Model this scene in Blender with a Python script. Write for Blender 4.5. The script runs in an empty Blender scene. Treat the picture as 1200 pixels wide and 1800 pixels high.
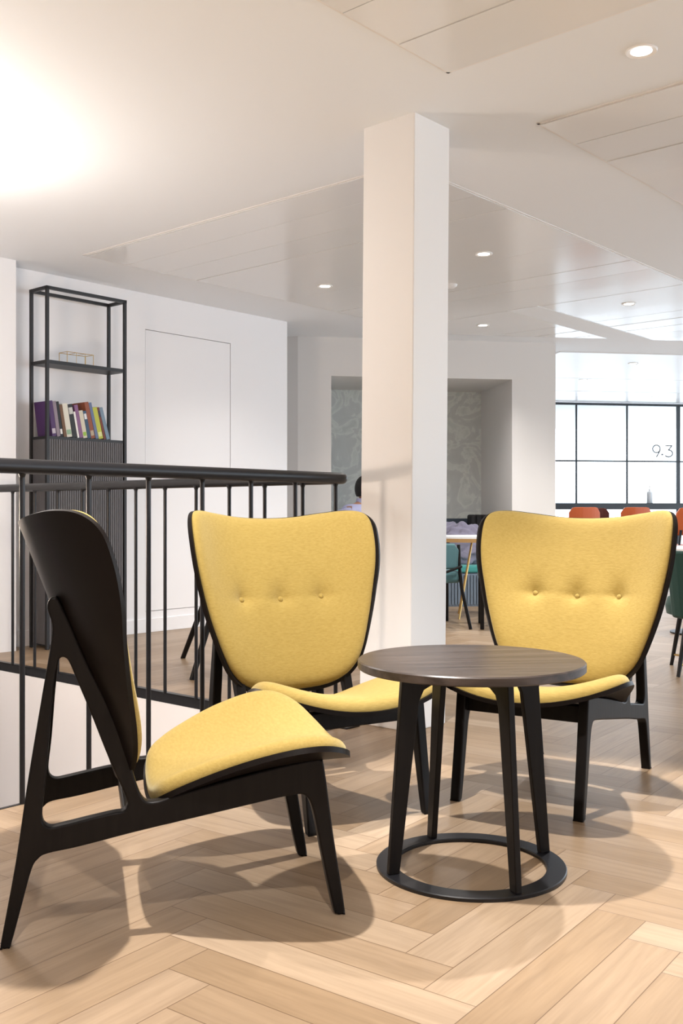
import bpy, bmesh, math, random
from mathutils import Vector, Matrix
random.seed(7)
sc = bpy.context.scene
col = sc.collection
PI = math.pi

# ------------------------------------------------------------------ helpers
def V2(x, y): return Vector((x, y))
RD = V2(.6613, .7501)          # room axis running away to the right
LD = V2(-.7501, .6613)         # room axis running away to the left
ED = V2(math.cos(math.radians(8.5)), math.sin(math.radians(8.5)))   # line of the back wall
EN = V2(-ED.y, ED.x)
CEIL = 2.432

def link(name, me, m=None, parent=None):
    o = bpy.data.objects.new(name, me)
    col.objects.link(o)
    if m: me.materials.append(m)
    if parent: o.parent = parent
    return o

def tag(o, label=None, cat=None, group=None, kind=None):
    if label: o['label'] = label
    if cat: o['category'] = cat
    if group: o['group'] = group
    if kind: o['kind'] = kind
    return o

def thing(name, label, cat, loc=(0, 0, 0), rz=0, group=None):
    o = bpy.data.objects.new(name, None)
    o.empty_display_size = .05
    col.objects.link(o)
    o.location = loc; o.rotation_euler = (0, 0, rz)
    return tag(o, label, cat, group)

def copy_tree(o, parent=None):
    c = o.copy(); col.objects.link(c)
    if parent: c.parent = parent
    for ch in list(o.children): copy_tree(ch, c)
    return c

class MB:
    """collects shapes and links them as one mesh object"""
    def __init__(s): s.bm = bmesh.new()
    def face(s, pts): 
        return s.bm.faces.new([s.bm.verts.new(p) for p in pts])
    def prism(s, poly, z0, z1, M=None):
        """poly: list of 2D points (ccw), extruded z0..z1"""
        a = [Vector((p[0], p[1], z0)) for p in poly]; b = [Vector((p[0], p[1], z1)) for p in poly]
        if M: a = [M @ p for p in a]; b = [M @ p for p in b]
        va = [s.bm.verts.new(p) for p in a]; vb = [s.bm.verts.new(p) for p in b]
        n = len(poly)
        s.bm.faces.new(va[::-1]); s.bm.faces.new(vb)
        for i in range(n): s.bm.faces.new((va[i], va[(i+1) % n], vb[(i+1) % n], vb[i]))
        return s
    def box(s, x0, x1, y0, y1, z0, z1, M=None):
        return s.prism([(x0, y0), (x1, y0), (x1, y1), (x0, y1)], z0, z1, M)
    def tube(s, pts, r, n=14, cap=True, r2=None):
        pts = [Vector(p) for p in pts]; rings = []
        N = len(pts)
        up = None
        for i, p in enumerate(pts):
            t = (pts[min(i+1, N-1)] - pts[max(i-1, 0)]).normalized()
            if up is None:
                up = Vector((0, 0, 1)) if abs(t.z) < .9 else Vector((1, 0, 0))
            a = t.cross(up).normalized(); b = a.cross(t).normalized(); up = b
            rr = r if r2 is None else r + (r2 - r) * i / (N - 1)
            rings.append([s.bm.verts.new(p + (a*math.cos(2*PI*k/n) + b*math.sin(2*PI*k/n))*rr) for k in range(n)])
        for A, B in zip(rings, rings[1:]):
            for k in range(n): s.bm.faces.new((A[k], A[(k+1) % n], B[(k+1) % n], B[k]))
        if cap: s.bm.faces.new(rings[0][::-1]); s.bm.faces.new(rings[-1])
        return s
    def lathe(s, prof, n=48, c=(0, 0, 0), close=False):
        """prof: (r,z) list, revolved about z"""
        rings = []
        for r, z in prof:
            if r < 1e-6: rings.append([s.bm.verts.new((c[0], c[1], c[2]+z))])
            else: rings.append([s.bm.verts.new((c[0]+r*math.cos(2*PI*k/n), c[1]+r*math.sin(2*PI*k/n), c[2]+z)) for k in range(n)])
        if close: rings.append(rings[0])
        for A, B in zip(rings, rings[1:]):
            for k in range(n):
                a = [A[0]] if len(A) == 1 else [A[k], A[(k+1) % n]]
                b = [B[0]] if len(B) == 1 else [B[(k+1) % n], B[k]]
                if len(a)+len(b) >= 3: s.bm.faces.new(a+b)
        return s
    def build(s, name, m=None, parent=None, bevel=0, smooth=False, seg=2, angle=40):
        bmesh.ops.recalc_face_normals(s.bm, faces=s.bm.faces)
        me = bpy.data.meshes.new(name); s.bm.to_mesh(me); s.bm.free()
        if smooth:
            for p in me.polygons: p.use_smooth = True
        o = link(name, me, m, parent)
        if bevel:
            b = o.modifiers.new('bevel', 'BEVEL'); b.width = bevel; b.segments = seg; b.limit_method = 'ANGLE'; b.angle_limit = math.radians(angle)
        if smooth: me.set_sharp_from_angle(angle=math.radians(angle))
        return o

def frame2(origin, d):
    """matrix: local x along d (2D), y along its left normal, origin on the floor"""
    return Matrix(((d.x, -d.y, 0, origin[0]), (d.y, d.x, 0, origin[1]), (0, 0, 1, 0), (0, 0, 0, 1)))

def catmull(P, n=10, closed=True):
    P = [Vector(p) for p in P]; out = []; N = len(P)
    for i in range(N if closed else N-1):
        p1, p2 = P[i], P[(i+1) % N]
        p0 = P[i-1] if closed or i > 0 else p1
        p3 = P[(i+2) % N] if closed or i+2 < N else p2
        for k in range(n):
            t = k/n
            out.append(.5*((2*p1)+(p2-p0)*t+(2*p0-5*p1+4*p2-p3)*t*t+(3*p1-p0-3*p2+p3)*t**3))
    if not closed: out.append(P[-1])
    return out

def clip(poly, n, d):
    """keep points with n.p <= d ; points carry extra coords after x,y"""
    out = []
    for i in range(len(poly)):
        a, b = poly[i], poly[(i+1) % len(poly)]
        da = n.x*a[0]+n.y*a[1]-d; db = n.x*b[0]+n.y*b[1]-d
        if da <= 0: out.append(a)
        if (da < 0 < db) or (db < 0 < da):
            t = da/(da-db); out.append(tuple(a[k]+(b[k]-a[k])*t for k in range(len(a))))
    return out

def clip_convex(poly, region):
    for i in range(len(region)):
        a, b = region[i], region[(i+1) % len(region)]
        e = V2(b[0]-a[0], b[1]-a[1]); n = V2(e.y, -e.x)      # outside is to the right for ccw
        poly = clip(poly, n, n.x*a[0]+n.y*a[1])
        if len(poly) < 3: return []
    return poly

# ------------------------------------------------------------------ materials
def mat(name, base, rough=.5, metal=0, spec=.5, emit=None, estr=0, bump=None, sheen=0, coat=0, trans=0, alpha=1, ior=1.45):
    m = bpy.data.materials.new(name); m.use_nodes = True
    nt = m.node_tree; b = nt.nodes['Principled BSDF']
    b.inputs['Base Color'].default_value = (*base, 1); b.inputs['Roughness'].default_value = rough
    b.inputs['Metallic'].default_value = metal; b.inputs['Specular IOR Level'].default_value = spec
    b.inputs['Sheen Weight'].default_value = sheen; b.inputs['Coat Weight'].default_value = coat
    b.inputs['Transmission Weight'].default_value = trans; b.inputs['Alpha'].default_value = alpha; b.inputs['IOR'].default_value = ior
    if emit: b.inputs['Emission Color'].default_value = (*emit, 1); b.inputs['Emission Strength'].default_value = estr
    if bump:
        scale, strength, dist = bump
        tc = nt.nodes.new('ShaderNodeTexCoord'); nz = nt.nodes.new('ShaderNodeTexNoise'); bp = nt.nodes.new('ShaderNodeBump')
        nz.inputs['Scale'].default_value = scale; nz.inputs['Detail'].default_value = 4
        bp.inputs['Strength'].default_value = strength; bp.inputs['Distance'].default_value = dist
        nt.links.new(tc.outputs['Object'], nz.inputs['Vector']); nt.links.new(nz.outputs['Fac'], bp.inputs['Height']); nt.links.new(bp.outputs['Normal'], b.inputs['Normal'])
    return m

def grain_mat(name, dark, light, rough, stretch, bump=.15, spec=.5):
    """wood: noise stretched along one object axis"""
    m = mat(name, dark, rough, spec=spec); nt = m.node_tree; b = nt.nodes['Principled BSDF']
    tc = nt.nodes.new('ShaderNodeTexCoord'); mp = nt.nodes.new('ShaderNodeMapping'); nz = nt.nodes.new('ShaderNodeTexNoise'); rp = nt.nodes.new('ShaderNodeValToRGB'); bp = nt.nodes.new('ShaderNodeBump')
    mp.inputs['Scale'].default_value = stretch
    nz.inputs['Scale'].default_value = 1; nz.inputs['Detail'].default_value = 6; nz.inputs['Distortion'].default_value = .4
    rp.color_ramp.elements[0].position = .35; rp.color_ramp.elements[0].color = (*dark, 1)
    rp.color_ramp.elements[1].position = .7; rp.color_ramp.elements[1].color = (*light, 1)
    bp.inputs['Strength'].default_value = bump; bp.inputs['Distance'].default_value = .001
    L = nt.links.new
    L(tc.outputs['Object'], mp.inputs['Vector']); L(mp.outputs['Vector'], nz.inputs['Vector']); L(nz.outputs['Fac'], rp.inputs['Fac'])
    L(rp.outputs['Color'], b.inputs['Base Color']); L(nz.outputs['Fac'], bp.inputs['Height']); L(bp.outputs['Normal'], b.inputs['Normal'])
    return m

M_plaster = mat('ceiling_plaster', (.84, .87, .905), .6, bump=(30, .03, .002))
M_wall = mat('wall_paint', (.86, .85, .86), .55, bump=(40, .03, .001))
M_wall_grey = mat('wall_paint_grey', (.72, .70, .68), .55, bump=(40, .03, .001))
M_col = mat('column_paint', (.86, .85, .84), .5, bump=(40, .03, .001))
M_panel = mat('ceiling_metal_panel', (.80, .805, .81), .19, spec=.8)
M_panel_cool = mat('ceiling_metal_panel_bright', (.82, .83, .84), .30, spec=.5)
M_trimw = mat('white_trim', (.80, .78, .77), .4)
M_gap = mat('shadow_gap', (.05, .045, .045), .8)
M_gapc = mat('panel_joint', (.42, .40, .39), .7)
M_blackmetal = mat('black_steel', (.010, .010, .012), .36, spec=.4)
M_darkmetal = mat('dark_steel_shelf', (.016, .015, .016), .45)
M_blackwood = grain_mat('black_stained_oak', (.006, .005, .005), (.009, .0075, .007), .40, (60, 60, 6), .25, spec=.16)
M_shell = mat('black_stained_plywood', (.0065, .0045, .0038), .42, spec=.15, bump=(25, .04, .002))
M_edge = M_shell
M_brass = mat('brass', (.62, .42, .16), .28, metal=1)
M_glass = mat('clear_glass', (.97, .99, 1), .02, trans=1, ior=1.02, spec=.3)
M_frame = mat('window_frame_dark', (.030, .036, .042), .45)
M_navy = mat('navy_panel', (.030, .045, .065), .6)
M_flutedgrey = mat('blue_grey_lacquer', (.14, .18, .23), .5)
M_flutedark = mat('dark_taupe_lacquer', (.115, .108, .112), .5)
M_teal = mat('teal_fabric', (.04, .24, .23), .8, bump=(300, .2, .002), sheen=.2)
M_tealgrey = mat('grey_teal_fabric', (.05, .13, .145), .8, bump=(300, .2, .002), sheen=.2)
M_green = mat('dark_green_fabric', (.006, .05, .04), .75, bump=(300, .2, .002), sheen=.15)
M_orange = mat('orange_leather', (.52, .10, .022), .45, bump=(120, .05, .001))
M_oxblood = mat('dark_red_leather', (.10, .018, .010), .5)
M_blackfab = mat('black_fabric', (.012, .012, .014), .8, bump=(200, .2, .002))
M_white = mat('white_laminate', (.82, .82, .83), .35)
M_coat = mat('lilac_grey_wool', (.23, .22, .30), .9, bump=(40, .5, .01), sheen=.3)
M_coatdark = mat('dark_fold_wool', (.02, .02, .03), .8)
M_skin = mat('skin', (.42, .22, .14), .5)
M_hair = mat('dark_hair', (.010, .008, .007), .5, bump=(90, .4, .004))
M_shirt = mat('lilac_shirt', (.45, .46, .68), .8, bump=(40, .3, .006))
M_trouser = mat('navy_trousers', (.02, .025, .05), .8)
M_paper = mat('book_pages', (.72, .66, .55), .8)
M_lamp = mat('lamp_lens', (1, 1, 1), .4, emit=(1, .95, .88), estr=12)
M_ring = mat('lamp_ring', (.85, .84, .83), .35)
M_plastic = mat('white_plastic', (.78, .78, .78), .4)
M_bottle = mat('bottle_plastic', (.62, .64, .66), .25)
M_num = mat('grey_vinyl', (.16, .17, .18), .5)
M_opal = mat('opal_glass', (.9, .88, .84), .4, emit=(1, .85, .68), estr=3)

def fabric_yellow():
    m = mat('yellow_wool', (.80, .52, .085), .85, sheen=.28); nt = m.node_tree; b = nt.nodes['Principled BSDF']
    b.inputs['Sheen Roughness'].default_value = .5; b.inputs['Sheen Tint'].default_value = (1, .9, .6, 1)
    tc = nt.nodes.new('ShaderNodeTexCoord'); mp = nt.nodes.new('ShaderNodeMapping'); n1 = nt.nodes.new('ShaderNodeTexNoise'); n2 = nt.nodes.new('ShaderNodeTexNoise')
    rp = nt.nodes.new('ShaderNodeValToRGB'); bp = nt.nodes.new('ShaderNodeBump'); ad = nt.nodes.new('ShaderNodeMath')
    mp.inputs['Scale'].default_value = (60, 160, 260)
    n1.inputs['Scale'].default_value = 1; n1.inputs['Detail'].default_value = 5
    n2.inputs['Scale'].default_value = 420; n2.inputs['Detail'].default_value = 3
    rp.color_ramp.elements[0].position = .3; rp.color_ramp.elements[0].color = (.300, .207, .045, 1)
    rp.color_ramp.elements[1].position = .72; rp.color_ramp.elements[1].color = (.365, .258, .066, 1)
    bp.inputs['Strength'].default_value = .35; bp.inputs['Distance'].default_value = .0012
    L = nt.links.new
    L(tc.outputs['Object'], mp.inputs['Vector']); L(mp.outputs['Vector'], n1.inputs['Vector']); L(tc.outputs['Object'], n2.inputs['Vector'])
    ad.operation = 'ADD'; L(n1.outputs['Fac'], ad.inputs[0]); L(n2.outputs['Fac'], ad.inputs[1])
    L(n1.outputs['Fac'], rp.inputs['Fac']); L(rp.outputs['Color'], b.inputs['Base Color'])
    L(ad.outputs[0], bp.inputs['Height']); L(bp.outputs['Normal'], b.inputs['Normal'])
    return m
M_yellow = fabric_yellow()

def wallpaper():
    m = mat('marbled_wallpaper', (.42, .45, .44), .7); nt = m.node_tree; b = nt.nodes['Principled BSDF']
    tc = nt.nodes.new('ShaderNodeTexCoord'); nz = nt.nodes.new('ShaderNodeTexNoise'); rp = nt.nodes.new('ShaderNodeValToRGB')
    nz.inputs['Scale'].default_value = 3.4; nz.inputs['Detail'].default_value = 7; nz.inputs['Distortion'].default_value = 2.2
    e = rp.color_ramp.elements
    e[0].position = .36; e[0].color = (.58, .61, .60, 1); e[1].position = .66; e[1].color = (.58, .62, .60, 1)
    x = e.new(.52); x.color = (.72, .76, .73, 1)
    x = e.new(.47); x.color = (.61, .64, .63, 1)
    L = nt.links.new
    L(tc.outputs['Object'], nz.inputs['Vector']); L(nz.outputs['Fac'], rp.inputs['Fac']); L(rp.outputs['Color'], b.inputs['Base Color'])
    return m
M_paperwall = wallpaper()

PW, PN = .108, 6            # plank width, length ratio
def floor_mat():
    m = mat('oak_herringbone', (.6, .42, .26), .38); nt = m.node_tree; b = nt.nodes['Principled BSDF']; N = nt.nodes.new; L = nt.links.new
    uv = N('ShaderNodeUVMap'); uv.uv_map = 'plank'
    at = N('ShaderNodeAttribute'); at.attribute_name = 'tone'
    at2 = N('ShaderNodeAttribute'); at2.attribute_name = 'seed'
    sep = N('ShaderNodeSeparateXYZ'); L(uv.outputs['UV'], sep.inputs[0])
    cmb = N('ShaderNodeCombineXYZ')
    def math_(op, a, bb):
        n = N('ShaderNodeMath'); n.operation = op
        for i, v in enumerate((a, bb)):
            if isinstance(v, (int, float)): n.inputs[i].default_value = v
            else: L(v, n.inputs[i])
        return n.outputs[0]
    u, v = sep.outputs['X'], sep.outputs['Y']
    L(math_('MULTIPLY', u, 2.2), cmb.inputs['X']); L(math_('MULTIPLY', v, 26), cmb.inputs['Y']); L(math_('MULTIPLY', at2.outputs['Fac'], 60), cmb.inputs['Z'])
    g1 = N('ShaderNodeTexNoise'); g1.inputs['Scale'].default_value = 1.0; g1.inputs['Detail'].default_value = 6; g1.inputs['Distortion'].default_value = 1.2; L(cmb.outputs[0], g1.inputs['Vector'])
    cm2 = N('ShaderNodeCombineXYZ')
    L(math_('MULTIPLY', u, 9), cm2.inputs['X']); L(math_('MULTIPLY', v, 160), cm2.inputs['Y']); L(math_('MULTIPLY', at2.outputs['Fac'], 90), cm2.inputs['Z'])
    g2 = N('ShaderNodeTexNoise'); g2.inputs['Scale'].default_value = 1.0; g2.inputs['Detail'].default_value = 3; L(cm2.outputs[0], g2.inputs['Vector'])
    tone = N('ShaderNodeValToRGB'); e = tone.color_ramp.elements
    e[0].position = 0; e[0].color = (.295, .203, .122, 1); e[1].position = 1; e[1].color = (.405, .305, .212, 1)
    x = e.new(.35); x.color = (.325, .230, .146, 1)
    x = e.new(.7); x.color = (.365, .266, .178, 1)
    L(at.outputs['Fac'], tone.inputs['Fac'])
    mx = N('ShaderNodeMix'); mx.data_type = 'RGBA'; mx.blend_type = 'MULTIPLY'; mx.inputs['Factor'].default_value = 1
    gr = N('ShaderNodeValToRGB'); gr.color_ramp.elements[0].position = .32; gr.color_ramp.elements[0].color = (.88, .86, .84, 1); gr.color_ramp.elements[1].position = .62; gr.color_ramp.elements[1].color = (1.06, 1.05, 1.04, 1)
    L(g1.outputs['Fac'], gr.inputs['Fac']); L(tone.outputs['Color'], mx.inputs['A']); L(gr.outputs['Color'], mx.inputs['B'])
    mx2 = N('ShaderNodeMix'); mx2.data_type = 'RGBA'; mx2.blend_type = 'MULTIPLY'; mx2.inputs['Factor'].default_value = 1
    gr2 = N('ShaderNodeValToRGB'); gr2.color_ramp.elements[0].position = .3; gr2.color_ramp.elements[0].color = (.91, .90, .89, 1); gr2.color_ramp.elements[1].position = .6; gr2.color_ramp.elements[1].color = (1, 1, 1, 1)
    L(g2.outputs['Fac'], gr2.inputs['Fac']); L(mx.outputs['Result'], mx2.inputs['A']); L(gr2.outputs['Color'], mx2.inputs['B'])
    # joints between planks
    ev = math_('MINIMUM', v, math_('SUBTRACT', PW, v)); eu = math_('MINIMUM', u, math_('SUBTRACT', PW*PN, u))
    edge = math_('MINIMUM', ev, eu)
    mr = N('ShaderNodeMapRange'); mr.inputs['From Min'].default_value = .0004; mr.inputs['From Max'].default_value = .0014; L(edge, mr.inputs['Value'])
    mx3 = N('ShaderNodeMix'); mx3.data_type = 'RGBA'; L(mr.outputs['Result'], mx3.inputs['Factor']); mx3.inputs['A'].default_value = (.13, .075, .04, 1)
    L(mx2.outputs['Result'], mx3.inputs['B']); L(mx3.outputs['Result'], b.inputs['Base Color'])
    bp = N('ShaderNodeBump'); bp.inputs['Strength'].default_value = .25; bp.inputs['Distance'].default_value = .001
    hh = math_('ADD', mr.outputs['Result'], math_('MULTIPLY', g2.outputs['Fac'], .25)); L(hh, bp.inputs['Height']); L(bp.outputs['Normal'], b.inputs['Normal'])
    return m
M_floor = floor_mat()

# ------------------------------------------------------------------ floor with the stair opening
CORNER = V2(.003, 4.07)                    # corner of the stair opening
d1 = V2(.5950, .8037); d2 = V2(-.8037, .5950)
def build_floor():
    bm = bmesh.new(); uvl = bm.loops.layers.uv.new('plank')
    tl = bm.faces.layers.float.new('tone'); sl = bm.faces.layers.float.new('seed')
    anchor = V2(.643, 2.135) - d1*(PN*PW)
    nA = LD; dA = nA.dot(CORNER)           # right of the near edge: n.p <= d
    nB = -RD; dB = nB.dot(CORNER)          # beyond the far edge
    ncoord = d1, d2
    region = [(-5, -3.2), (7.5, -3.2), (7.5, 14.2), (-5, 14.2)]
    for i in range(-140, 140):
        for j in range(-26, 26):
            oa = i*1 + j*PN; ob = i*1 - j*PN
            for kind in (0, 1):
                if kind == 0: rect = [(oa, ob), (oa+PN, ob), (oa+PN, ob+1), (oa, ob+1)]; uvs = [(0, 0), (PN, 0), (PN, 1), (0, 1)]
                else: rect = [(oa, ob+1), (oa+1, ob+1), (oa+1, ob+1+PN), (oa, ob+1+PN)]; uvs = [(0, 0), (0, 1), (PN, 1), (PN, 0)]
                c = anchor + d1*(oa*PW) + d2*(ob*PW)
                if not (-6 < c.x < 8.5 and -4.2 < c.y < 15.2): continue
                poly = []
                for (a, b), (u, v) in zip(rect, uvs):
                    p = anchor + d1*(a*PW) + d2*(b*PW); poly.append((p.x, p.y, u*PW, v*PW))
                poly = clip_convex(poly, region)
                if not poly: continue
                tone = random.random(); seed = random.random()
                for P in (clip(poly, nA, dA), clip(clip(poly, -nA, -dA), nB, dB)):
                    if len(P) < 3: continue
                    f = bm.faces.new([bm.verts.new((p[0], p[1], 0)) for p in P])
                    for lp, p in zip(f.loops, P): lp[uvl].uv = (p[2], p[3])
                    f[tl] = tone; f[sl] = seed
    me = bpy.data.meshes.new('floor'); bm.to_mesh(me); bm.free()
    for p in me.polygons:
        if p.normal.z < 0: p.flip()
    return tag(link('floor', me, M_floor), kind='structure')
build_floor()

# ------------------------------------------------------------------ ceiling
o = MB().box(-5, 7.5, -3.2, 19, CEIL, CEIL+.2).build('ceiling', M_plaster); tag(o, kind='structure')

def ceil_field(region, m, name, z=CEIL-.007, strip_w=.285, phase=(0, 0), seed=1, along=LD, across=RD):
    rnd = random.Random(seed); mb = MB()
    ph = V2(*phase)
    for k in range(-40, 60):
        a0 = k*strip_w + .0016; a1 = (k+1)*strip_w - .0016
        q = [ph+across*a0-along*30, ph+across*a1-along*30, ph+across*a1+along*30, ph+across*a0+along*30]
        P = clip_convex([(p.x, p.y) for p in q], region)
        if len(P) < 3: continue
        t0, t1 = rnd.uniform(-.0016, .0016), rnd.uniform(-.0016, .0016)
        def zz(p):
            s = ((V2(p[0], p[1])-ph).dot(across)-a0)/(a1-a0); return z + t0*(1-s) + t1*s
        lo = [mb.bm.verts.new((p[0], p[1], zz(p))) for p in P]; hi = [mb.bm.verts.new((p[0], p[1], CEIL-.0005)) for p in P]
        mb.bm.faces.new(lo[::-1]); n = len(P)
        for i in range(n): mb.bm.faces.new((lo[i], lo[(i+1) % n], hi[(i+1) % n], hi[i]))
    o = mb.build(name, m); tag(o, kind='structure')
    # slim edge trim around the field
    tb = MB(); n = len(region)
    for i in range(n):
        a, b = V2(*region[i]), V2(*region[(i+1) % n]); d = (b-a).normalized(); nn = V2(d.y, -d.x)
        tb.prism([(a-d*.012), (b+d*.012), (b+d*.012+nn*.012), (a-d*.012+nn*.012)], CEIL-.004, CEIL)
    t = tb.build('ceiling_panel_trim', M_trimw); tag(t, kind='structure')
    g = MB().prism([tuple(p) for p in region], CEIL-.0012, CEIL-.0008).build('ceiling_panel_backing', M_gapc); tag(g, kind='structure')
    return o

def isect(p, d, q, e):
    den = d.x*e.y-d.y*e.x; t = ((q.x-p.x)*e.y-(q.y-p.y)*e.x)/den
    return p+d*t
A3 = V2(.287, 4.55); B3 = V2(-1.56, 6.15); F3 = V2(1.0, 8.885)
C3 = isect(A3, RD, F3, ED); D3 = isect(B3, RD, F3, ED)
ceil_field([A3, C3, D3, B3], M_panel, 'ceiling_panel', phase=A3, seed=3)
P1 = V2(.38, 3.584)
ceil_field([P1, P1-RD*4, P1-RD*4-LD*4, P1-LD*4], M_panel, 'ceiling_panel', phase=P1, seed=5)
P2 = V2(.803, 4.07)
ceil_field([P2, P2-LD*4, P2-LD*4+RD*4.2, P2+RD*4.2], M_panel, 'ceiling_panel', phase=P2, seed=9)
P4 = V2(2.13, 9.86)
ceil_field([P4, P4+ED*5, P4+ED*5+EN*4.3, P4+EN*4.3], M_panel_cool, 'ceiling_panel', phase=P4, seed=11, along=ED, across=EN, strip_w=.6)
# pale bulkhead strip crossing the far panel field
s0 = V2(1.65, 7.83); mb = MB()
reg = [A3, C3, D3, B3]
q = [s0-RD*.25, s0+RD*2, s0+RD*2+LD*.27, s0-RD*.25+LD*.27]
mb.prism(clip_convex([(p.x, p.y) for p in q], reg), CEIL-.009, CEIL-.004)
tag(mb.build('ceiling_strip', M_plaster), kind='structure')

# ------------------------------------------------------------------ walls
WL = V2(-2.08, 6.47)                       # shelf wall: starts here, runs along RD
WLEN = 2.468
Mw = frame2(WL, RD)                        # local x along the wall, +y behind it
DX0, DX1, DZ0, DZ1 = 1.02, 1.842, .15, 2.176
mb = MB()
mb.box(-2.5, DX0, 0, .16, 0, CEIL, Mw).box(DX1, WLEN, 0, .16, 0, CEIL, Mw).box(DX0, DX1, 0, .16, DZ1, CEIL, Mw).box(DX0, DX1, 0, .16, 0, DZ0, Mw)
mb.box(WLEN-.16, WLEN, .16, 3.2, 0, CEIL, Mw)
tag(mb.build('wall_left', M_wall), kind='structure')
g = .004
tag(MB().box(DX0+g, DX1-g, .003, .05, DZ0+g, DZ1-g, Mw).build('door_1', M_wall), kind='structure')
tag(MB().box(DX0-.01, DX1+.01, .06, .10, DZ0-.01, DZ1+.01, Mw).build('door_gap_backing', M_gap), kind='structure')  # dark sheet behind the door, its colour stands in for shade in the gaps
tag(MB().box(.0, WLEN+.008, -.010, 0, 0, .10, Mw).box(WLEN, WLEN+.010, 0, .7, 0, .10, Mw).build('baseboard_left', M_wall, bevel=.003), kind='structure')
# pier standing forward of the shelf wall at the left
tag(MB().box(-3.0, -.10, -.16, 0, 0, CEIL, Mw).build('wall_pier', M_wall), kind='structure')

# back wall with the niche
B0 = V2(-.092, 9.05); Mb = frame2(B0, ED)
NW, NZ, ND, BW = 1.68, 2.085, 1.0, 2.098
mb = MB()
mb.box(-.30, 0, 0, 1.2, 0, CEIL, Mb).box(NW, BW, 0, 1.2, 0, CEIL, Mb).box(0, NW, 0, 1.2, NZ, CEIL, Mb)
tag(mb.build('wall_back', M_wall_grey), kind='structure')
# slanted return at the left end
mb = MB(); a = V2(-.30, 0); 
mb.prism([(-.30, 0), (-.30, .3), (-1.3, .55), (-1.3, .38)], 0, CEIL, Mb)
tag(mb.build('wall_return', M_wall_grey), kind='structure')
tag(MB().box(0, NW, ND, 1.2, 0, NZ, Mb).build('wall_niche', M_paperwall), kind='structure')
# rear enclosing walls, out of the frame
tag(MB().box(-5.1, -5, -3.2, 12, -3, CEIL).build('wall_far_left', M_wall), kind='structure')
tag(MB().box(-5, 7.5, -3.3, -3.2, -3, CEIL).build('wall_behind', M_wall), kind='structure')

# column
c0 = V2(.287, 3.957)
Mc = frame2(c0, RD)
ocol = MB().box(0, .235, 0, .262, 0, CEIL+.02, Mc).build('column', M_col, bevel=.004); tag(ocol, kind='structure')
lean = .0072                               # the pillar stands a touch out of plumb
for v in ocol.data.vertices: v.co.x += lean*(v.co.z-CEIL)

# stairwell
mb = MB()
Ms = frame2(CORNER, LD)                    # local x along the far edge, +y = -RD (towards the viewer)
mb.box(-.12, 7, -.12, 0, -3, -.045, Ms)
mb2 = MB().box(-.12, 0, 0, 9.5, -3, -.045, Ms)
tag(mb.build('wall_stair_far', M_wall), kind='structure'); tag(mb2.build('wall_stair_near', M_wall), kind='structure')
tag(MB().box(-6, 8, -.12, 9, -3.05, -3, Ms).build('floor_lower', M_wall_grey), kind='structure')

# ------------------------------------------------------------------ railing round the stair opening
rail = thing('stair_railing', 'black steel stair railing with round handrail turning a corner beside the column', 'railing', (CORNER.x, CORNER.y, 0))
def rl(p, z): return (p.x-CORNER.x, p.y-CORNER.y, z)
RZ = 1.0
pts = [rl(CORNER-RD*3.3, RZ)]
for k in range(9):
    a = k/8; p = (CORNER-RD*.05).lerp(CORNER, a).lerp(CORNER.lerp(CORNER+LD*.05, a), a) + (RD-LD)*.012
    pts.append(rl(p, RZ))
pts.append(rl(CORNER+LD*2.97, RZ))
mb = MB(); mb.tube(pts, .0225, 20)
mb.build('handrail', M_blackmetal, rail, smooth=True, angle=60)
mb = MB(); Mr = Matrix.Translation((-CORNER.x, -CORNER.y, 0)) @ Ms
mb.box(0, 2.97, -.006, .0, -.044, .002, Mr).box(0, 2.97, -.03, .0, -.002, .004, Mr)
mb.build('bottom_bar', M_blackmetal, rail)
mb = MB(); mb.box(-.006, .006, -.006, 3.5, -.040, .002, Mr).box(-.05, .02, -.05, .03, -.002, .006, Mr)
mb.build('bottom_bar', M_blackmetal, rail)
def baluster(p):
    mb = MB(); mb.tube([rl(p, .0), rl(p, RZ-.018)], .0082, 12)
    mb.tube([rl(p, RZ-.032), rl(p, RZ-.014)], .0082, 12, r2=.014)
    mb.build('baluster', M_blackmetal, rail, smooth=True, angle=60)
for k in range(14): baluster(CORNER-RD*(.040+.2325*k))
for k in range(13): baluster(CORNER+LD*(.220+.2262*k))

# ------------------------------------------------------------------ lounge chair
def spine(z): return -.2285-.3662*(z-.6)-.062*(z-.6)**2
def back_y(r, z):
    t = min(1, max(0, (z-.42)/.24)); p = 2.05+.95*t*t*(3-2*t)
    return spine(z) + (1.216+.572*(z-.6))*.0992*(abs(r)/.315)**p
def seat_z(r, y):
    yy = y-.1; rr = min(abs(r), .33)
    return .283+.245*yy-.415*yy*yy+(.929-.668*yy)*rr*rr
def sym(half): return half + [(-a, b) for a, b in half[-2:0:-1]]
back_half = [(0, .842), (.10, .846), (.20, .860), (.27, .869), (.312, .862), (.333, .830), (.336, .77), (.330, .70), (.317, .63), (.293, .53), (.256, .42), (.224, .362), (.178, .322), (.11, .298), (0, .290)]
seat_half = [(0, -.058), (.11, -.055), (.176, -.043), (.213, -.008), (.244, .05), (.280, .138), (.306, .240), (.294, .306), (.232, .354), (.12, .380), (0, .386)]
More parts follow.
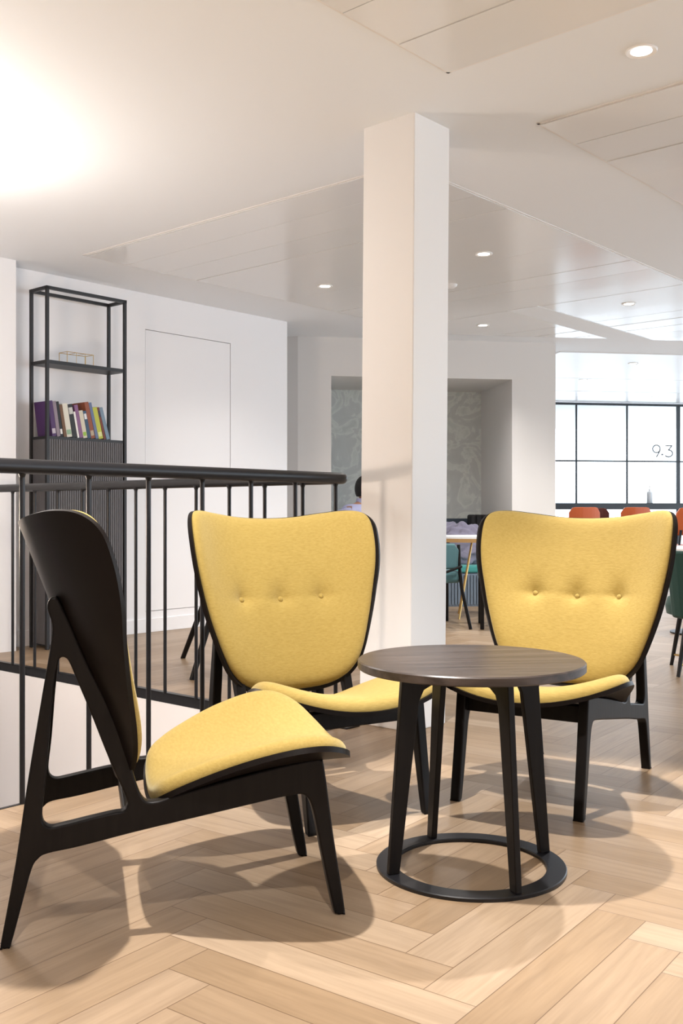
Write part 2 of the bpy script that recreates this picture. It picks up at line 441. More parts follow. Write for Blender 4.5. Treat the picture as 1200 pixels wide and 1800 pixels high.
def disc_mesh(outline, center, P, Nrm, thick_front, thick_back, rings, wall=True, inset=0.0, power=1.0):
    """outline in 2D parameter space; P(a,b)->point, Nrm(a,b)->unit normal; thickness callables of (rho,a,b)"""
    bm = bmesh.new(); n = len(outline); c = Vector(center)
    ol = []
    for i, p in enumerate(outline):
        t = (outline[(i+1) % n]-outline[i-1]).normalized(); nn = Vector((t.y, -t.x))
        if nn.dot(p-c) < 0: nn = -nn
        ol.append(p-nn*inset)
    def layer(th):
        R = [[bm.verts.new(P(*c)+Nrm(*c)*th(0, *c))]]
        for k in range(1, rings+1):
            rho = math.sin(PI/2*k/rings)**.8 if power != 1.0 else k/rings
            R.append([])
            for p in ol:
                q = c+(p-c)*rho
                R[-1].append(bm.verts.new(P(q.x, q.y)+Nrm(q.x, q.y)*th(rho, q.x, q.y)))
        for k in range(rings):
            for i in range(n):
                j = (i+1) % n
                if k == 0: bm.faces.new((R[0][0], R[1][i], R[1][j]))
                else: bm.faces.new((R[k][i], R[k+1][i], R[k+1][j], R[k][j]))
        return R[-1]
    a = layer(thick_front); b = layer(thick_back)
    for i in range(n):
        j = (i+1) % n; bm.faces.new((a[i], b[i], b[j], a[j]))
    bmesh.ops.recalc_face_normals(bm, faces=bm.faces)
    return bm
def finish(bm, name, m, parent, angle=50):
    me = bpy.data.meshes.new(name); bm.to_mesh(me); bm.free()
    for p in me.polygons: p.use_smooth = True
    me.set_sharp_from_angle(angle=math.radians(angle))
    return link(name, me, m, parent)

def bP(r, z): return Vector((r, back_y(r, z), z))
def bN(r, z):
    e = .002; dr = (back_y(r+e, z)-back_y(r-e, z))/(2*e); dz = (back_y(r, z+e)-back_y(r, z-e))/(2*e)
    return Vector((-dr, 1, -dz)).normalized()
def sP(r, y): return Vector((r, y, seat_z(r, y)))
def sN(r, y):
    e = .002; dr = (seat_z(r+e, y)-seat_z(r-e, y))/(2*e); dy = (seat_z(r, y+e)-seat_z(r, y-e))/(2*e)
    return Vector((-dr, -dy, 1)).normalized()
def bD(r, z):
    n = bN(r, z); return Vector((n.x*.12, n.y, n.z)).normalized()
def sD(r, y):
    n = sN(r, y); return Vector((n.x*.5, n.y, n.z)).normalized()
BTN = [(-.145, .580), (0, .576), (.145, .580)]
def dimple(r, z):
    t = 0
    for a, b in BTN:
        dx, dz = abs(r-a), z-b
        d = math.hypot(dx*.85, dz*(1.05 if dz < 0 else .66))
        t += .0235*math.exp(-(d/.0245)**1.25)
        t += .0035*math.exp(-(dz/.014)**2)*math.exp(-(dx/.06)**2)
    return t

frame_outer = [(-.010, .006), (.019, .170), (.042, .330), (.070, .504), (.085, .595), (.088, .640), (.079, .672), (.083, .690), (.092, .694), (.101, .688), (.128, .628), (.155, .563), (.200, .468), (.235, .376), (.254, .311), (.264, .285), (.276, .272), (.300, .272), (.329, .280), (.422, .301), (.500, .317), (.560, .328), (.620, .336), (.639, .336), (.648, .322), (.668, .176), (.694, .010), (.688, .001), (.676, .002), (.668, .018), (.643, .135), (.629, .207), (.620, .241), (.610, .258), (.593, .265), (.540, .259), (.400, .236), (.254, .212), (.142, .191), (.080, .182), (.061, .172), (.049, .152), (.031, .085), (.010, .006), (.004, .0005), (-.006, .001)]
frame_hole = [(.070, .272), (.070, .252), (.075, .240), (.087, .234), (.110, .237), (.160, .246), (.208, .254), (.227, .256), (.235, .265), (.233, .284), (.199, .365), (.163, .460), (.139, .520), (.124, .558), (.116, .571), (.106, .573), (.100, .562), (.094, .528), (.085, .442), (.077, .335)]
def frame_mesh():
    cu = bpy.data.curves.new('side_frame', 'CURVE'); cu.dimensions = '2D'; cu.fill_mode = 'BOTH'; cu.extrude = .0105; cu.bevel_depth = .0045; cu.bevel_resolution = 3; cu.offset = -.0045
    for L in (frame_outer, frame_hole):
        pts = catmull([Vector((a-.341, b)) for a, b in L], 4)
        sp = cu.splines.new('POLY'); sp.points.add(len(pts)-1); sp.use_cyclic_u = True
        for q, p in zip(sp.points, pts): q.co = (p.x, p.y, 0, 1)
    tmp = bpy.data.objects.new('side_frame_curve', cu); col.objects.link(tmp)
    dg = bpy.context.evaluated_depsgraph_get(); dg.update()
    me = bpy.data.meshes.new_from_object(tmp.evaluated_get(dg))
    bpy.data.objects.remove(tmp)
    # curve plane (x=depth, y=height, z=thickness) -> chair axes (y, z, x)
    for v in me.vertices: x, y, z = v.co; v.co = (z, x, y)
    me.flip_normals()
    me.name = 'side_frame'; me.materials.clear()
    return me

def make_chair(label):
    t = thing('lounge_chair', label, 'chair', group='yellow lounge chairs around the table')
    fm = frame_mesh()
    fm.materials.append(M_blackwood)
    for s in (-1, 1):
        o = link('side_frame', fm, None, t); o.location = (s*.190, 0, 0)
    MB().box(-.178, .178, .262, .290, .262, .312).build('front_rail', M_blackwood, t, bevel=.004)
    MB().box(-.178, .178, -.112, -.086, .212, .246).build('rear_rail', M_blackwood, t, bevel=.004)
    bo = [Vector(p) for p in catmull(sym(back_half), 7)]
    so = [Vector(p) for p in catmull(sym(seat_half), 8)]
    finish(disc_mesh(bo, (0, .585), bP, bN, lambda q, a, b: .006, lambda q, a, b: -.006, 22), 'back_shell', M_shell, t)
    def up(z): u = min(1, max(0, (z-.80)/.045)); return z+.0080*u*u*(3-2*u)
    bp_ = [Vector((p.x, up(p.y))) for p in bo]
    pad = finish(disc_mesh(bp_, (0, .585), bP, bD, lambda q, a, b: .0065+.035*max(0, 1-q**15)**.6-dimple(a, b), lambda q, a, b: .0062, 64, inset=.0105, power=2), 'back_pad', M_yellow, t, 80)
    for a, b in BTN:
        p = bP(a, b)+bD(a, b)*(.0065+.035-.0225); n = bN(a, b)
        mb = MB(); mb.lathe([(0, .0065), (.004, .0060), (.0075, .004), (.0092, .0005), (.0085, -.003)], 20)
        o = mb.build('button', M_yellow, pad, smooth=True, angle=80)
        o.matrix_local = Matrix.Translation(p) @ n.to_track_quat('Z', 'Y').to_matrix().to_4x4()
    finish(disc_mesh(so, (0, .12), sP, sN, lambda q, a, b: .0, lambda q, a, b: -.012, 22), 'seat_shell', M_shell, t)
    finish(disc_mesh(so, (0, .12), sP, sD, lambda q, a, b: .0006+.035*max(0, 1-q**16)**.55, lambda q, a, b: .0003, 44, inset=.007, power=2), 'seat_pad', M_yellow, t, 80)
    return t
def place_chair(o, X, Y, th):
    # local +y is forward, +x is the sitter's right
    o.location = (X, Y, 0); o.rotation_euler = (0, 0, th-PI/2)
ch = make_chair('yellow lounge chair seen side-on, its black plywood back turned to the railing')
place_chair(ch, -.3867*.995, 2.2916*.995, .2511)
ch2 = copy_tree(ch); ch2['label'] = 'yellow button-back lounge chair between the railing corner and the white column'
place_chair(ch2, -.0926*1.015, 3.0507*1.015, -1.0287)
ch3 = copy_tree(ch); ch3['label'] = 'yellow button-back lounge chair right of the column, in front of the orange chairs'
place_chair(ch3, .6790*1.010, 3.1875*1.010, -2.1292)

# ------------------------------------------------------------------ round side table
M_top = grain_mat('dark_brown_oak', (.024, .017, .015), (.066, .049, .042), .34, (3.5, 45, 45), .12)
tb = thing('side_table', 'round dark brown wooden side table on a black ring base between the yellow chairs', 'table', (.315, 2.464, 0))
TR = .2755
MB().lathe([(0, .484), (TR-.004, .484), (TR, .487), (TR, .503), (TR-.003, .506), (0, .506)], 96).build('table_top', M_top, tb, smooth=True, angle=30).rotation_euler = (0, 0, .1)
MB().lathe([(.183, 0), (.229, 0), (.230, .002), (.230, .008), (.228, .010), (.184, .010), (.182, .008), (.182, .002)], 96, close=True).build('base_ring', M_blackmetal, tb, smooth=True, angle=30)
leg_prof = [(.222, .010), (.194, .010), (.152, .34), (.142, .415), (.130, .440), (.105, .452), (.010, .456), (.010, .484), (.186, .484)]
for k in range(4):
    a = math.radians(21.7+90*k)
    mb = MB()
    M = Matrix.Rotation(a, 4, 'Z') @ Matrix(((1, 0, 0, 0), (0, 0, -1, 0), (0, 1, 0, 0), (0, 0, 0, 1)))
    mb.prism(leg_prof, -.008, .008, M)
    mb.build('leg', M_blackwood, tb, bevel=.002)

# ------------------------------------------------------------------ display shelf, books
SF = V2(-1.846, 6.335); SW, SD = .592, .18
Mshelf = frame2(SF, RD)
sh = thing('display_shelf', 'tall black frame shelf with fluted base cabinet against the white wall', 'shelf', (SF.x, SF.y, 0), math.atan2(RD.y, RD.x))
b = .010
MB().box(.012, SW-.012, .012, SD-.012, .02, 1.325).build('cabinet', M_darkmetal, sh)
mb = MB(); n = 34
for k in range(n):
    x = .014+(SW-.028)*(k+.5)/n; mb.box(x-.0055, x+.0055, .000, .012, .03, 1.325)
mb.build('fluted_front', M_flutedark, sh)
mb = MB()
for k in range(11):
    y = .016+(SD-.032)*(k+.5)/11; mb.box(-.0, .012, y-.0052, y+.0052, .03, 1.325)
mb.build('fluted_side', M_flutedark, sh)
MB().box(0, SW, 0, SD, 1.325, 1.343).build('cabinet_top', M_darkmetal, sh)
for x in (0, SW):
    for y in (0, SD):
        MB().box(x-b, x+b, y-b, y+b, 0, 2.285).build('post', M_darkmetal, sh, bevel=.002)
mb = MB()
for y in (0, SD): mb.box(-b, SW+b, y-b, y+b, 2.265, 2.285)
for x in (0, SW): mb.box(x-b, x+b, -b, SD+b, 2.265, 2.285)
mb.build('top_frame', M_darkmetal, sh)
MB().box(-.004, SW+.004, -.004, SD+.004, 1.800, 1.822).build('shelf_board', M_darkmetal, sh)

books = [ # thickness, height, depth, lean(deg), colour, spine patch, phrase
 (.030, .225, .165, 8, (.075, .030, .12), (.5, .45, .5), 'purple book with its cover showing, leftmost on the shelf'),
 (.024, .225, .150, 9, (.25, .20, .24), None, 'mauve grey book right of the purple cover'),
 (.020, .225, .140, 9, (.010, .010, .012), (.75, .74, .70), 'slim black book with white lettering on its spine'),
 (.022, .205, .140, 10, (.15, .075, .035), None, 'brown book between the black book and the cream one'),
 (.038, .215, .140, 10, (.66, .64, .55), (.25, .38, .25), 'thick cream book with green marks on its spine'),
 (.034, .215, .145, 11, (.020, .020, .022), (.55, .55, .52), 'thick black book with a pale sticker, right of the cream book'),
 (.014, .170, .125, 11, (.78, .76, .74), None, 'thin white paperback, shortest of the row'),
 (.026, .215, .140, 12, (.22, .10, .22), None, 'plum book right of the thin white paperback'),
 (.030, .180, .130, 12, (.62, .57, .45), (.30, .50, .06), 'cream book with a bright green foot'),
 (.024, .180, .130, 13, (.035, .075, .14), (.75, .76, .78), 'navy book with a white spine label'),
 (.030, .240, .165, 13, (.26, .075, .035), (.45, .36, .25), 'tall rust brown book near the right of the row'),
 (.022, .240, .165, 14, (.12, .16, .28), None, 'tall slate blue book beside the rust brown one'),
 (.034, .210, .140, 14, (.46, .48, .06), (.66, .66, .30), 'yellow green book on the shelf'),
 (.016, .215, .140, 15, (.16, .035, .020), (.02, .03, .08), 'thin dark red book beside the yellow green one'),
 (.026, .215, .140, 16, (.17, .25, .33), None, 'steel blue book, rightmost on the shelf'),
]
x = .050
for i, (th, h, dp, lean_, c, patch, ph) in enumerate(books):
    a = math.radians(lean_)
    bk = thing('book', ph, 'book', group='books leaning on the cabinet top')
    m = mat('book_cover', c, .5)
    M = Matrix.Translation((x, 0, 0))
    mb = MB(); mb.box(0, .003, 0, dp, 0, h).box(th-.003, th, 0, dp, 0, h).box(.003, th-.003, 0, .004, 0, h)
    mb.build('cover', m, bk)
    MB().box(.003, th-.003, .004, dp-.004, .004, h-.004).build('pages', M_paper, bk)
    if patch:
        MB().box(.003, th-.003, -.0008, 0, h*(.70 if i % 2 else .08), h*(.90 if i % 2 else .22)).build('spine_label', mat('spine_label', patch, .5), bk)
    # stand on the lower right edge, top leaning to the left
    base = SF + RD*x + LD*.018
    rot = Matrix.Rotation(math.atan2(RD.y, RD.x), 4, 'Z') @ Matrix.Rotation(-a, 4, 'Y')
    bk.matrix_world = Matrix.Translation((base.x, base.y, 1.3432 + 0)) @ rot
    # lift so the lowest corner touches the top
    low = min((rot @ Vector(p)).z for p in ((0, 0, 0), (th, 0, 0)))
    bk.location.z = 1.3435-low
    an = math.radians(books[min(i+1, len(books)-1)][3]); hn = books[min(i+1, len(books)-1)][1]
    x += th/math.cos(a)+.0006+min(h, hn)*max(0, math.tan(an)-math.tan(a))

# brass and glass display box on the upper board
gb = thing('glass_box', 'small brass-edged glass display box on the upper shelf board', 'decor', (*(SF+RD*.185+LD*.06), 1.8225), math.atan2(RD.y, RD.x))
mb = MB(); bx, by, bz, e = .20, .09, .075, .0022
for y in (0, by):
    for z in (0, bz): mb.tube([(0, y, z+e), (bx, y, z+e)], e, 8)
for x_ in (0, bx):
    for z in (0, bz): mb.tube([(x_, 0, z+e), (x_, by, z+e)], e, 8)
    for y in (0, by): mb.tube([(x_, y, e), (x_, y, bz+e)], e, 8)
for x_ in (.07, .135):
    mb.tube([(x_, 0, e), (x_, 0, bz+e)], e*.7, 8); mb.tube([(x_, 0, bz+e), (x_, by, bz+e)], e*.7, 8)
mb.build('brass_frame', M_brass, gb)
MB().box(.003, bx-.003, .001, .002, .003, bz).box(.003, bx-.003, by-.002, by-.001, .003, bz).build('pane', M_glass, gb)

# ------------------------------------------------------------------ ceiling lights and added fill lights
def downlight(x, y, label, power, z=CEIL-.007, color=(1, .96, .92), rad=.03, spot=128, aim=None, blend=.6):
    t = thing('downlight', label, 'ceiling light', (x, y, z), group='recessed ceiling downlights')
    MB().lathe([(.036, .004), (.036, -.003), (.050, -.006), (.053, -.003), (.053, .004)], 40).build('trim_ring', M_ring, t, smooth=True, angle=40)
    MB().lathe([(0, -.002), (.036, -.002), (.036, .004), (0, .004)], 40).build('lens', M_lamp, t)
    light(x, y, power, z-.03, color, rad, spot, aim, blend)
def light(x, y, power, z=CEIL-.04, color=(1, .96, .92), rad=.03, spot=150, aim=None, blend=.6):
    ld = bpy.data.lights.new('downlight_or_fill', 'SPOT'); ld.energy = power; ld.color = color; ld.shadow_soft_size = rad; ld.spot_size = math.radians(spot); ld.spot_blend = blend
    lo = bpy.data.objects.new('downlight_or_fill', ld); col.objects.link(lo); lo.location = (x, y, z)
    if aim: lo.rotation_euler = (Vector(aim)-Vector((x, y, z))).to_track_quat('-Z', 'Y').to_euler()
KEY = 165
downlight(1.018, 3.43, 'glowing downlight nearest the viewer, between two panel fields top right', KEY*1.55, z=CEIL, spot=45, aim=(.62, 2.72, 0), blend=.45)
light(-.29, 2.07, KEY*1.8, spot=112, blend=.4, aim=(-.29, 1.95, 0)); light(-.05, .45, KEY*.62, spot=110, blend=.5)
for lx, ly in ((.6, -.9), (-1.3, -1.2), (2.6, -.6), (4.6, -1.6)): light(lx, ly, 350, spot=95, blend=.3)  # no fixtures: unseen spots added so floor bounce brightens the ceiling
light(-2.6, 2.6, 120, spot=80, blend=.4)  # another added spot over the stairs, out of view, for more bounce
def glow(x, y, z, power, color=(1, .93, .86), rad=.12):
    ld = bpy.data.lights.new('stair_fill', 'POINT'); ld.energy = power; ld.color = color; ld.shadow_soft_size = rad
    lo = bpy.data.objects.new('stair_fill', ld); col.objects.link(lo); lo.location = (x, y, z)
glow(-1.75, 4.3, 2.08, 20, (1, .92, .85)); glow(-1.95, 3.9, .8, 48, (1, .80, .64))  # unseen point fills added to brighten the stair fascia and shelf wall
FAR = 105
downlight(.859, 6.10, 'downlight in the panel field, just right of the column top', FAR)
downlight(-.114, 6.97, 'downlight in the panel field left of the column', FAR*.6, blend=1)
downlight(2.15, 7.56, 'downlight in the bright panels above the orange chairs', FAR)
downlight(1.18, 8.43, 'downlight in front of the niche opening, close to the back wall', FAR*.95, blend=1)
downlight(3.06, 10.6, 'nearest downlight of the farther ceiling bay, before the glass partition', 40)
downlight(2.85, 11.9, 'small downlight at the left of the farther ceiling bay', 40)
downlight(4.25, 13.7, 'farthest downlight, close to the glass partition', 40)
sd = thing('smoke_detector', 'small white detector on the ceiling peeking out right of the column', 'detector', (.745, 6.93, CEIL-.007))
MB().lathe([(0, -.022), (.03, -.022), (.045, -.012), (.05, 0), (0, 0)], 32).build('housing', M_plastic, sd, smooth=True)

# pendant hanging over the stairs just outside the frame, glowing on the ceiling
pl = bpy.data.lights.new('stair_lamp', 'SPOT'); pl.energy = 24; pl.spot_size = math.radians(165); pl.spot_blend = .5; pl.color = (1, .93, .85); pl.shadow_soft_size = .10
po = bpy.data.objects.new('stair_lamp', pl); col.objects.link(po); po.location = (-1.95, 3.75, 2.05); po.rotation_euler = (PI, 0, 0)

# ------------------------------------------------------------------ glazed partition
G0 = V2(3.045, 14.3); Mg = frame2(G0, ED)
def g_at(px):
    a = (px-600)/1775; return (a*G0.y-G0.x)/(ED.x-a*ED.y)
w = thing('window_1', None, None); w['kind'] = 'structure'
mull = [(g_at(923), .011), (g_at(1012.4), .011), (g_at(1101.5), .011), (g_at(1191.5), .026), (g_at(1282), .011)]
mb = MB()
for s, hw in mull: mb.box(s-hw, s+hw, -.012, .012, 0, 2.40, Mg)
for z0, z1 in ((2.385, 2.42), (1.580, 1.602), (.70, .72), (0, .06)): mb.box(-1.2, 3.4, -.012, .012, z0, z1, Mg)
o = mb.build('frame', M_frame, w)
MB().box(-1.2, 3.4, -.004, .004, .04, 2.39, Mg).build('pane', M_glass, w)
o = MB().box(-1.2, 3.4, -.34, .02, .90, .99, Mg).build('ledge', M_frame, w, bevel=.004)
# room number on the pane
def ribbon(mb, pts, wd, y):
    pts = [Vector(p) for p in pts]
    for a, b_ in zip(pts, pts[1:]):
        d = (b_-a).normalized(); nn = Vector((-d.y, d.x))*wd/2
        q = [a-nn-d*wd*.3, b_-nn+d*wd*.3, b_+nn+d*wd*.3, a+nn-d*wd*.3]
        mb.prism([(p.x, p.y) for p in q], y, y+.002, Mg @ Matrix(((1, 0, 0, 0), (0, 0, -1, 0), (0, 1, 0, 0), (0, 0, 0, 1))))
def zpx(px, py):
    s = g_at(px); Y = G0.y+ED.y*s; return Vector((s, .865-(py-900)/1775*Y))
mb = MB()
def arc(cx, cy, rx, ry, a0, a1, n=20): return [zpx(cx+rx*math.cos(math.radians(a0+(a1-a0)*k/n)), cy+ry*math.sin(math.radians(a0+(a1-a0)*k/n))) for k in range(n+1)]
ribbon(mb, arc(1153.8, 789, 6.6, 6.6, 0, 360), .017, -.010)
ribbon(mb, [zpx(1160.2, 791), zpx(1158, 796), zpx(1154, 803)], .017, -.010)
ribbon(mb, [zpx(1162.8, 799), zpx(1165.4, 799)], .020, -.010)
ribbon(mb, [zpx(1170, 783.5), zpx(1181, 783.5), zpx(1175, 791)] + arc(1175, 797, 7, 6, -90, 140), .017, -.010)
mb.build('room_number', M_num, w)
# glazed front along the right side of the room, outside the frame
w2 = thing('window_2', None, None); w2['kind'] = 'structure'
mb = MB()
for k in range(10): mb.box(7.44, 7.50, -3.2+1.9*k-.03, -3.2+1.9*k+.03, 0, CEIL)
mb.box(7.42, 7.52, -3.2, 14.2, 0, .12).box(7.44, 7.50, -3.2, 14.2, CEIL-.06, CEIL)
mb.build('frame', M_frame, w2)
# room behind the partition
tag(MB().box(-4, 9, 14.2, 20, -.05, -.001).build('floor_meeting_room', M_wall_grey), kind='structure')
tag(MB().box(-.2, 9, 19.4, 19.5, 0, .35).box(-.2, -.1, 14.6, 19.4, 0, CEIL).build('wall_meeting_room', M_wall), kind='structure')

pb = thing('pump_bottle', 'pale pump bottle standing on the dark ledge before the glass', 'bottle', (*(Mg @ Vector((g_at(1135)-.02, -.16, 0))).xy, .991))
MB().lathe([(0, 0), (.040, 0), (.042, .004), (.042, .155), (.030, .165), (.014, .170), (.014, .18), (0, .18)], 28).build('bottle_body', M_bottle, pb, smooth=True)
mb = MB(); mb.lathe([(0, .18), (.016, .18), (.016, .205), (.006, .207), (.006, .235), (0, .235)], 20); mb.box(-.03, .012, -.008, .008, .232, .245)
mb.build('pump', M_plastic, pb)

# ------------------------------------------------------------------ orange chairs by the window
def shell_back(mb, hw, z0, z1, depth, thick, curve, n=10, rtop=.06):
    """curved upholstered back: local x across, curved towards +y at the sides"""
    prof = []
    for k in range(n+1):
        x_ = -hw+2*hw*k/n; prof.append((x_, depth+curve*(x_/hw)**2))
    for sgn in (0, 1): pass
    for k in range(n):
        (xa, ya), (xb, yb) = prof[k], prof[k+1]
        def top(x_): 
            d = hw-abs(x_); return z1-(0 if d > rtop else rtop-math.sqrt(max(0, rtop**2-(rtop-d)**2)))
        v = [(xa, ya, z0), (xb, yb, z0), (xb, yb, top(xb)), (xa, ya, top(xa))]
        v2 = [(p[0]*.94, p[1]+thick, p[2]) for p in v]
        A = [mb.bm.verts.new(p) for p in v]; B = [mb.bm.verts.new(p) for p in v2]
        mb.bm.faces.new(A[::-1]); mb.bm.faces.new(B)
        for i in range(4): mb.bm.faces.new((A[i], A[(i+1) % 4], B[(i+1) % 4], B[i]))
    bmesh.ops.remove_doubles(mb.bm, verts=mb.bm.verts, dist=1e-5)
def dining_chair(label, m, loc, rz, hw=.20, z0=.60, z1=.915, seat_h=.49):
    t = thing('dining_chair', label, 'chair', loc, rz, group='leather chairs at the window table')
    mb = MB(); shell_back(mb, hw, z0, z1, -.20, .045, .05, rtop=.07)
    mb.build('backrest', m, t, bevel=.008, smooth=True)
    mb = MB(); mb.prism([(p.x, p.y) for p in catmull([V2(-.2, -.17), V2(.2, -.17), V2(.21, .1), V2(.17, .23), V2(-.17, .23), V2(-.21, .1)], 6)], seat_h-.06, seat_h)
    mb.build('seat', m, t, bevel=.02, smooth=True, seg=3)
    for sx in (-1, 1):
        MB().tube([(sx*.17, .18, seat_h-.05), (sx*.20, .22, 0)], .014, 12, r2=.010).build('leg', M_blackmetal, t, smooth=True)
        MB().tube([(sx*.16, -.185, z0+.06), (sx*.17, -.15, seat_h-.05), (sx*.20, -.23, 0)], .014, 12, r2=.010).build('leg', M_blackmetal, t, smooth=True)
    return t
def at(px, Z): return V2((px-600)/1775*Z, Z)
p = at(1019.5, 12.6); dining_chair('orange leather chair by the window, leftmost of the orange ones', M_orange, (p.x, p.y, 0), .12, z1=.925)
p = at(1109.5, 12.75); dining_chair('orange leather chair in front of the middle window bay, below the room number', M_orange, (p.x, p.y, 0), .12, z1=.925)
p = at(1207, 11.6); dining_chair('orange leather chair cut by the right edge of the photo', M_orange, (p.x, p.y, 0), .12, z1=.915)
p = at(1052, 13.45); dining_chair('dark red chair half hidden behind the leftmost orange chair', M_oxblood, (p.x, p.y, 0), PI+.12, z1=.92)
# long table between them
lt = thing('window_table', 'long white table by the window behind the orange chairs', 'table', (3.5, 13.0, 0), math.radians(8.5))
MB().box(-.9, 1.4, -.3, .22, .71, .74).build('table_top', M_white, lt, bevel=.004)
for sx, sy in ((-.86, .18), (-.86, -.27), (1.3, -.24), (1.3, .24)): MB().box(sx-.02, sx+.02, sy-.02, sy+.02, 0, .71).build('leg', M_blackmetal, lt)

# ------------------------------------------------------------------ dark green tub chair at the right edge
tc = thing('tub_chair', 'dark green tub chair with splayed black legs at the right edge, behind a yellow chair', 'chair', (2.02, 5.45, 0), .35)
mb = MB(); n = 22; ro, ri = .30, .235
outs = []
for k in range(n+1):
    a = PI*1.12*(k/n)+PI*.94
    zt = .66-.0*abs(k/n-.5); outs.append((math.cos(a), math.sin(a), zt))
for (ca, sa, zt), (cb, sb, zt2) in zip(outs, outs[1:]):
    A = [(ro*.86*ca, ro*.86*sa, .30), (ro*.86*cb, ro*.86*sb, .30), (ro*cb, ro*sb, zt2), (ro*ca, ro*sa, zt)]
    B = [(ri*.86*ca, ri*.86*sa, .30), (ri*.86*cb, ri*.86*sb, .30), (ri*cb, ri*sb, zt2), (ri*ca, ri*sa, zt)]
    a_ = [mb.bm.verts.new(q) for q in A]; b_ = [mb.bm.verts.new(q) for q in B]
    mb.bm.faces.new(a_); mb.bm.faces.new(b_[::-1])
    for i in range(4): mb.bm.faces.new((a_[i], b_[i], b_[(i+1) % 4], a_[(i+1) % 4]))
bmesh.ops.remove_doubles(mb.bm, verts=mb.bm.verts, dist=1e-5)
mb.build('backrest', M_green, tc, bevel=.015, smooth=True, seg=3)
MB().lathe([(0, .30), (.20, .30), (.255, .315), (.262, .36), (.25, .40), (.20, .425), (0, .43)], 40).build('seat', M_green, tc, smooth=True, angle=60)
for k in range(4):
    a = math.radians(191.5)+k*PI/2
    MB().tube([(math.cos(a)*.225, math.sin(a)*.225, .34), (math.cos(a)*.30, math.sin(a)*.30, 0)], .015, 12, r2=.010).build('leg', M_blackmetal, tc, smooth=True)
mb = MB()
for k in range(2):
    a = math.radians(191.5)+k*PI/2; r_ = .286; mb.tube([(math.cos(a)*r_, math.sin(a)*r_, .062), (-math.cos(a)*r_, -math.sin(a)*r_, .062)], .006, 10)
mb.build('stretcher', M_brass, tc)
# small white table behind it
wt = thing('white_side_table', 'white table edge glimpsed behind the green tub chair at the right edge', 'table', (2.55, 7.2, 0))
MB().lathe([(0, .59), (.34, .59), (.35, .595), (.35, .612), (.34, .615), (0, .615)], 48).build('table_top', M_white, wt)
MB().lathe([(.025, .02), (.025, .59)], 16).build('post', M_blackmetal, wt)
MB().lathe([(0, 0), (.20, 0), (.20, .012), (.03, .025), (0, .025)], 40).build('base', M_blackmetal, wt)

# ------------------------------------------------------------------ niche: banquette, table, chair, coat, person
bn = thing('banquette', 'built-in bench with teal seat and fluted blue grey front inside the niche', 'bench', (B0.x, B0.y, 0), math.radians(8.5))
MB().box(.004, NW-.004, .02, ND-.03, 0.0, .30).build('base', M_flutedgrey, bn)
mb = MB(); n = 56
for k in range(n):
    x_ = .01+(NW-.02)*(k+.5)/n; mb.box(x_-.009, x_+.009, .005, .022, .02, .285)
mb.build('fluted_front', M_flutedgrey, bn)
MB().box(.006, NW-.006, .015, .72, .305, .375).build('seat_cushion', M_teal, bn, bevel=.02, seg=3)
MB().box(.004, NW-.004, .74, ND-.012, .30, .80).build('back_panel', M_navy, bn)
mb = MB()
for k in range(4): mb.box(NW-.245+.058*k, NW-.245+.056+.058*k, .52, .66, .376, .84)
mb.build('end_bolster', M_blackfab, bn, bevel=.02, seg=3)

ct = thing('cafe_table', 'round white cafe table with wooden edge standing before the niche bench', 'table', (1.10, 8.35, 0))
MB().lathe([(0, .645), (.36, .645), (.36, .668), (0, .668)], 64).build('table_top', M_white, ct)
MB().lathe([(.3605, .622), (.3605, .652), (.352, .652), (.352, .622)], 64, close=True).build('edge_band', mat('oak_edge', (.42, .24, .09), .5), ct)
for k in range(3):
    a = -2.2+k*2*PI/3
    MB().tube([(.04*math.cos(a), .04*math.sin(a), .63), (.26*math.cos(a), .26*math.sin(a), 0)], .007, 10).build('leg', M_brass, ct, smooth=True)

# grey teal armchair peeking out beside the column
ac = thing('armchair', 'grey teal open-arm chair half hidden behind the white column', 'chair', (.625, 7.72, 0), math.radians(8))
mb = MB(); mb.prism([(p.x, p.y) for p in catmull([V2(-.23, -.22), V2(.20, -.24), V2(.25, -.05), V2(.23, .24), V2(-.23, .24), V2(-.25, 0)], 6)], .335, .425)
mb.build('seat', M_tealgrey, ac, bevel=.03, smooth=True, seg=3)
mb = MB(); shell_back(mb, .235, .44, .63, -.28, .05, .07, rtop=.06)
mb.build('backrest', M_tealgrey, ac, bevel=.012, smooth=True)
for sx in (-1, 1):
    MB().tube([(sx*.225, -.20, .62), (sx*.228, -.22, .44), (sx*.235, -.25, .30), (sx*.285, -.32, 0)], .013, 12).build('leg', M_blackwood, ac, smooth=True)
    MB().tube([(sx*.235, .20, .36), (sx*.25, .26, 0)], .013, 12).build('leg', M_blackwood, ac, smooth=True)
    MB().tube([(sx*.235, -.25, .46), (sx*.10, -.30, .42), (0, -.31, .41)], .010, 12).build('back_rail', M_blackwood, ac, smooth=True)
# slim black chair leg post beside it: a second chair behind the right yellow chair
bc = thing('cafe_chair', 'black-legged grey teal chair mostly behind the right yellow chair, by the cafe table', 'chair', (1.27, 7.62, 0), -.1)
mb = MB(); mb.prism([(p.x, p.y) for p in catmull([V2(-.2, -.2), V2(.2, -.2), V2(.22, 0), V2(.2, .2), V2(-.2, .2), V2(-.22, 0)], 6)], .35, .42)
mb.build('seat', M_tealgrey, bc, bevel=.025, smooth=True, seg=3)
for sx, sy in ((-1, -1), (1, -1), (1, 1), (-1, 1)):
    MB().box(sx*.215-.014, sx*.215+.014, sy*.21-.014, sy*.21+.014, 0, .40 if sy > 0 else .62).build('leg', M_blackwood, bc, bevel=.003)
MB().box(-.20, .20, -.225, -.19, .50, .62).build('backrest', M_tealgrey, bc, bevel=.012)

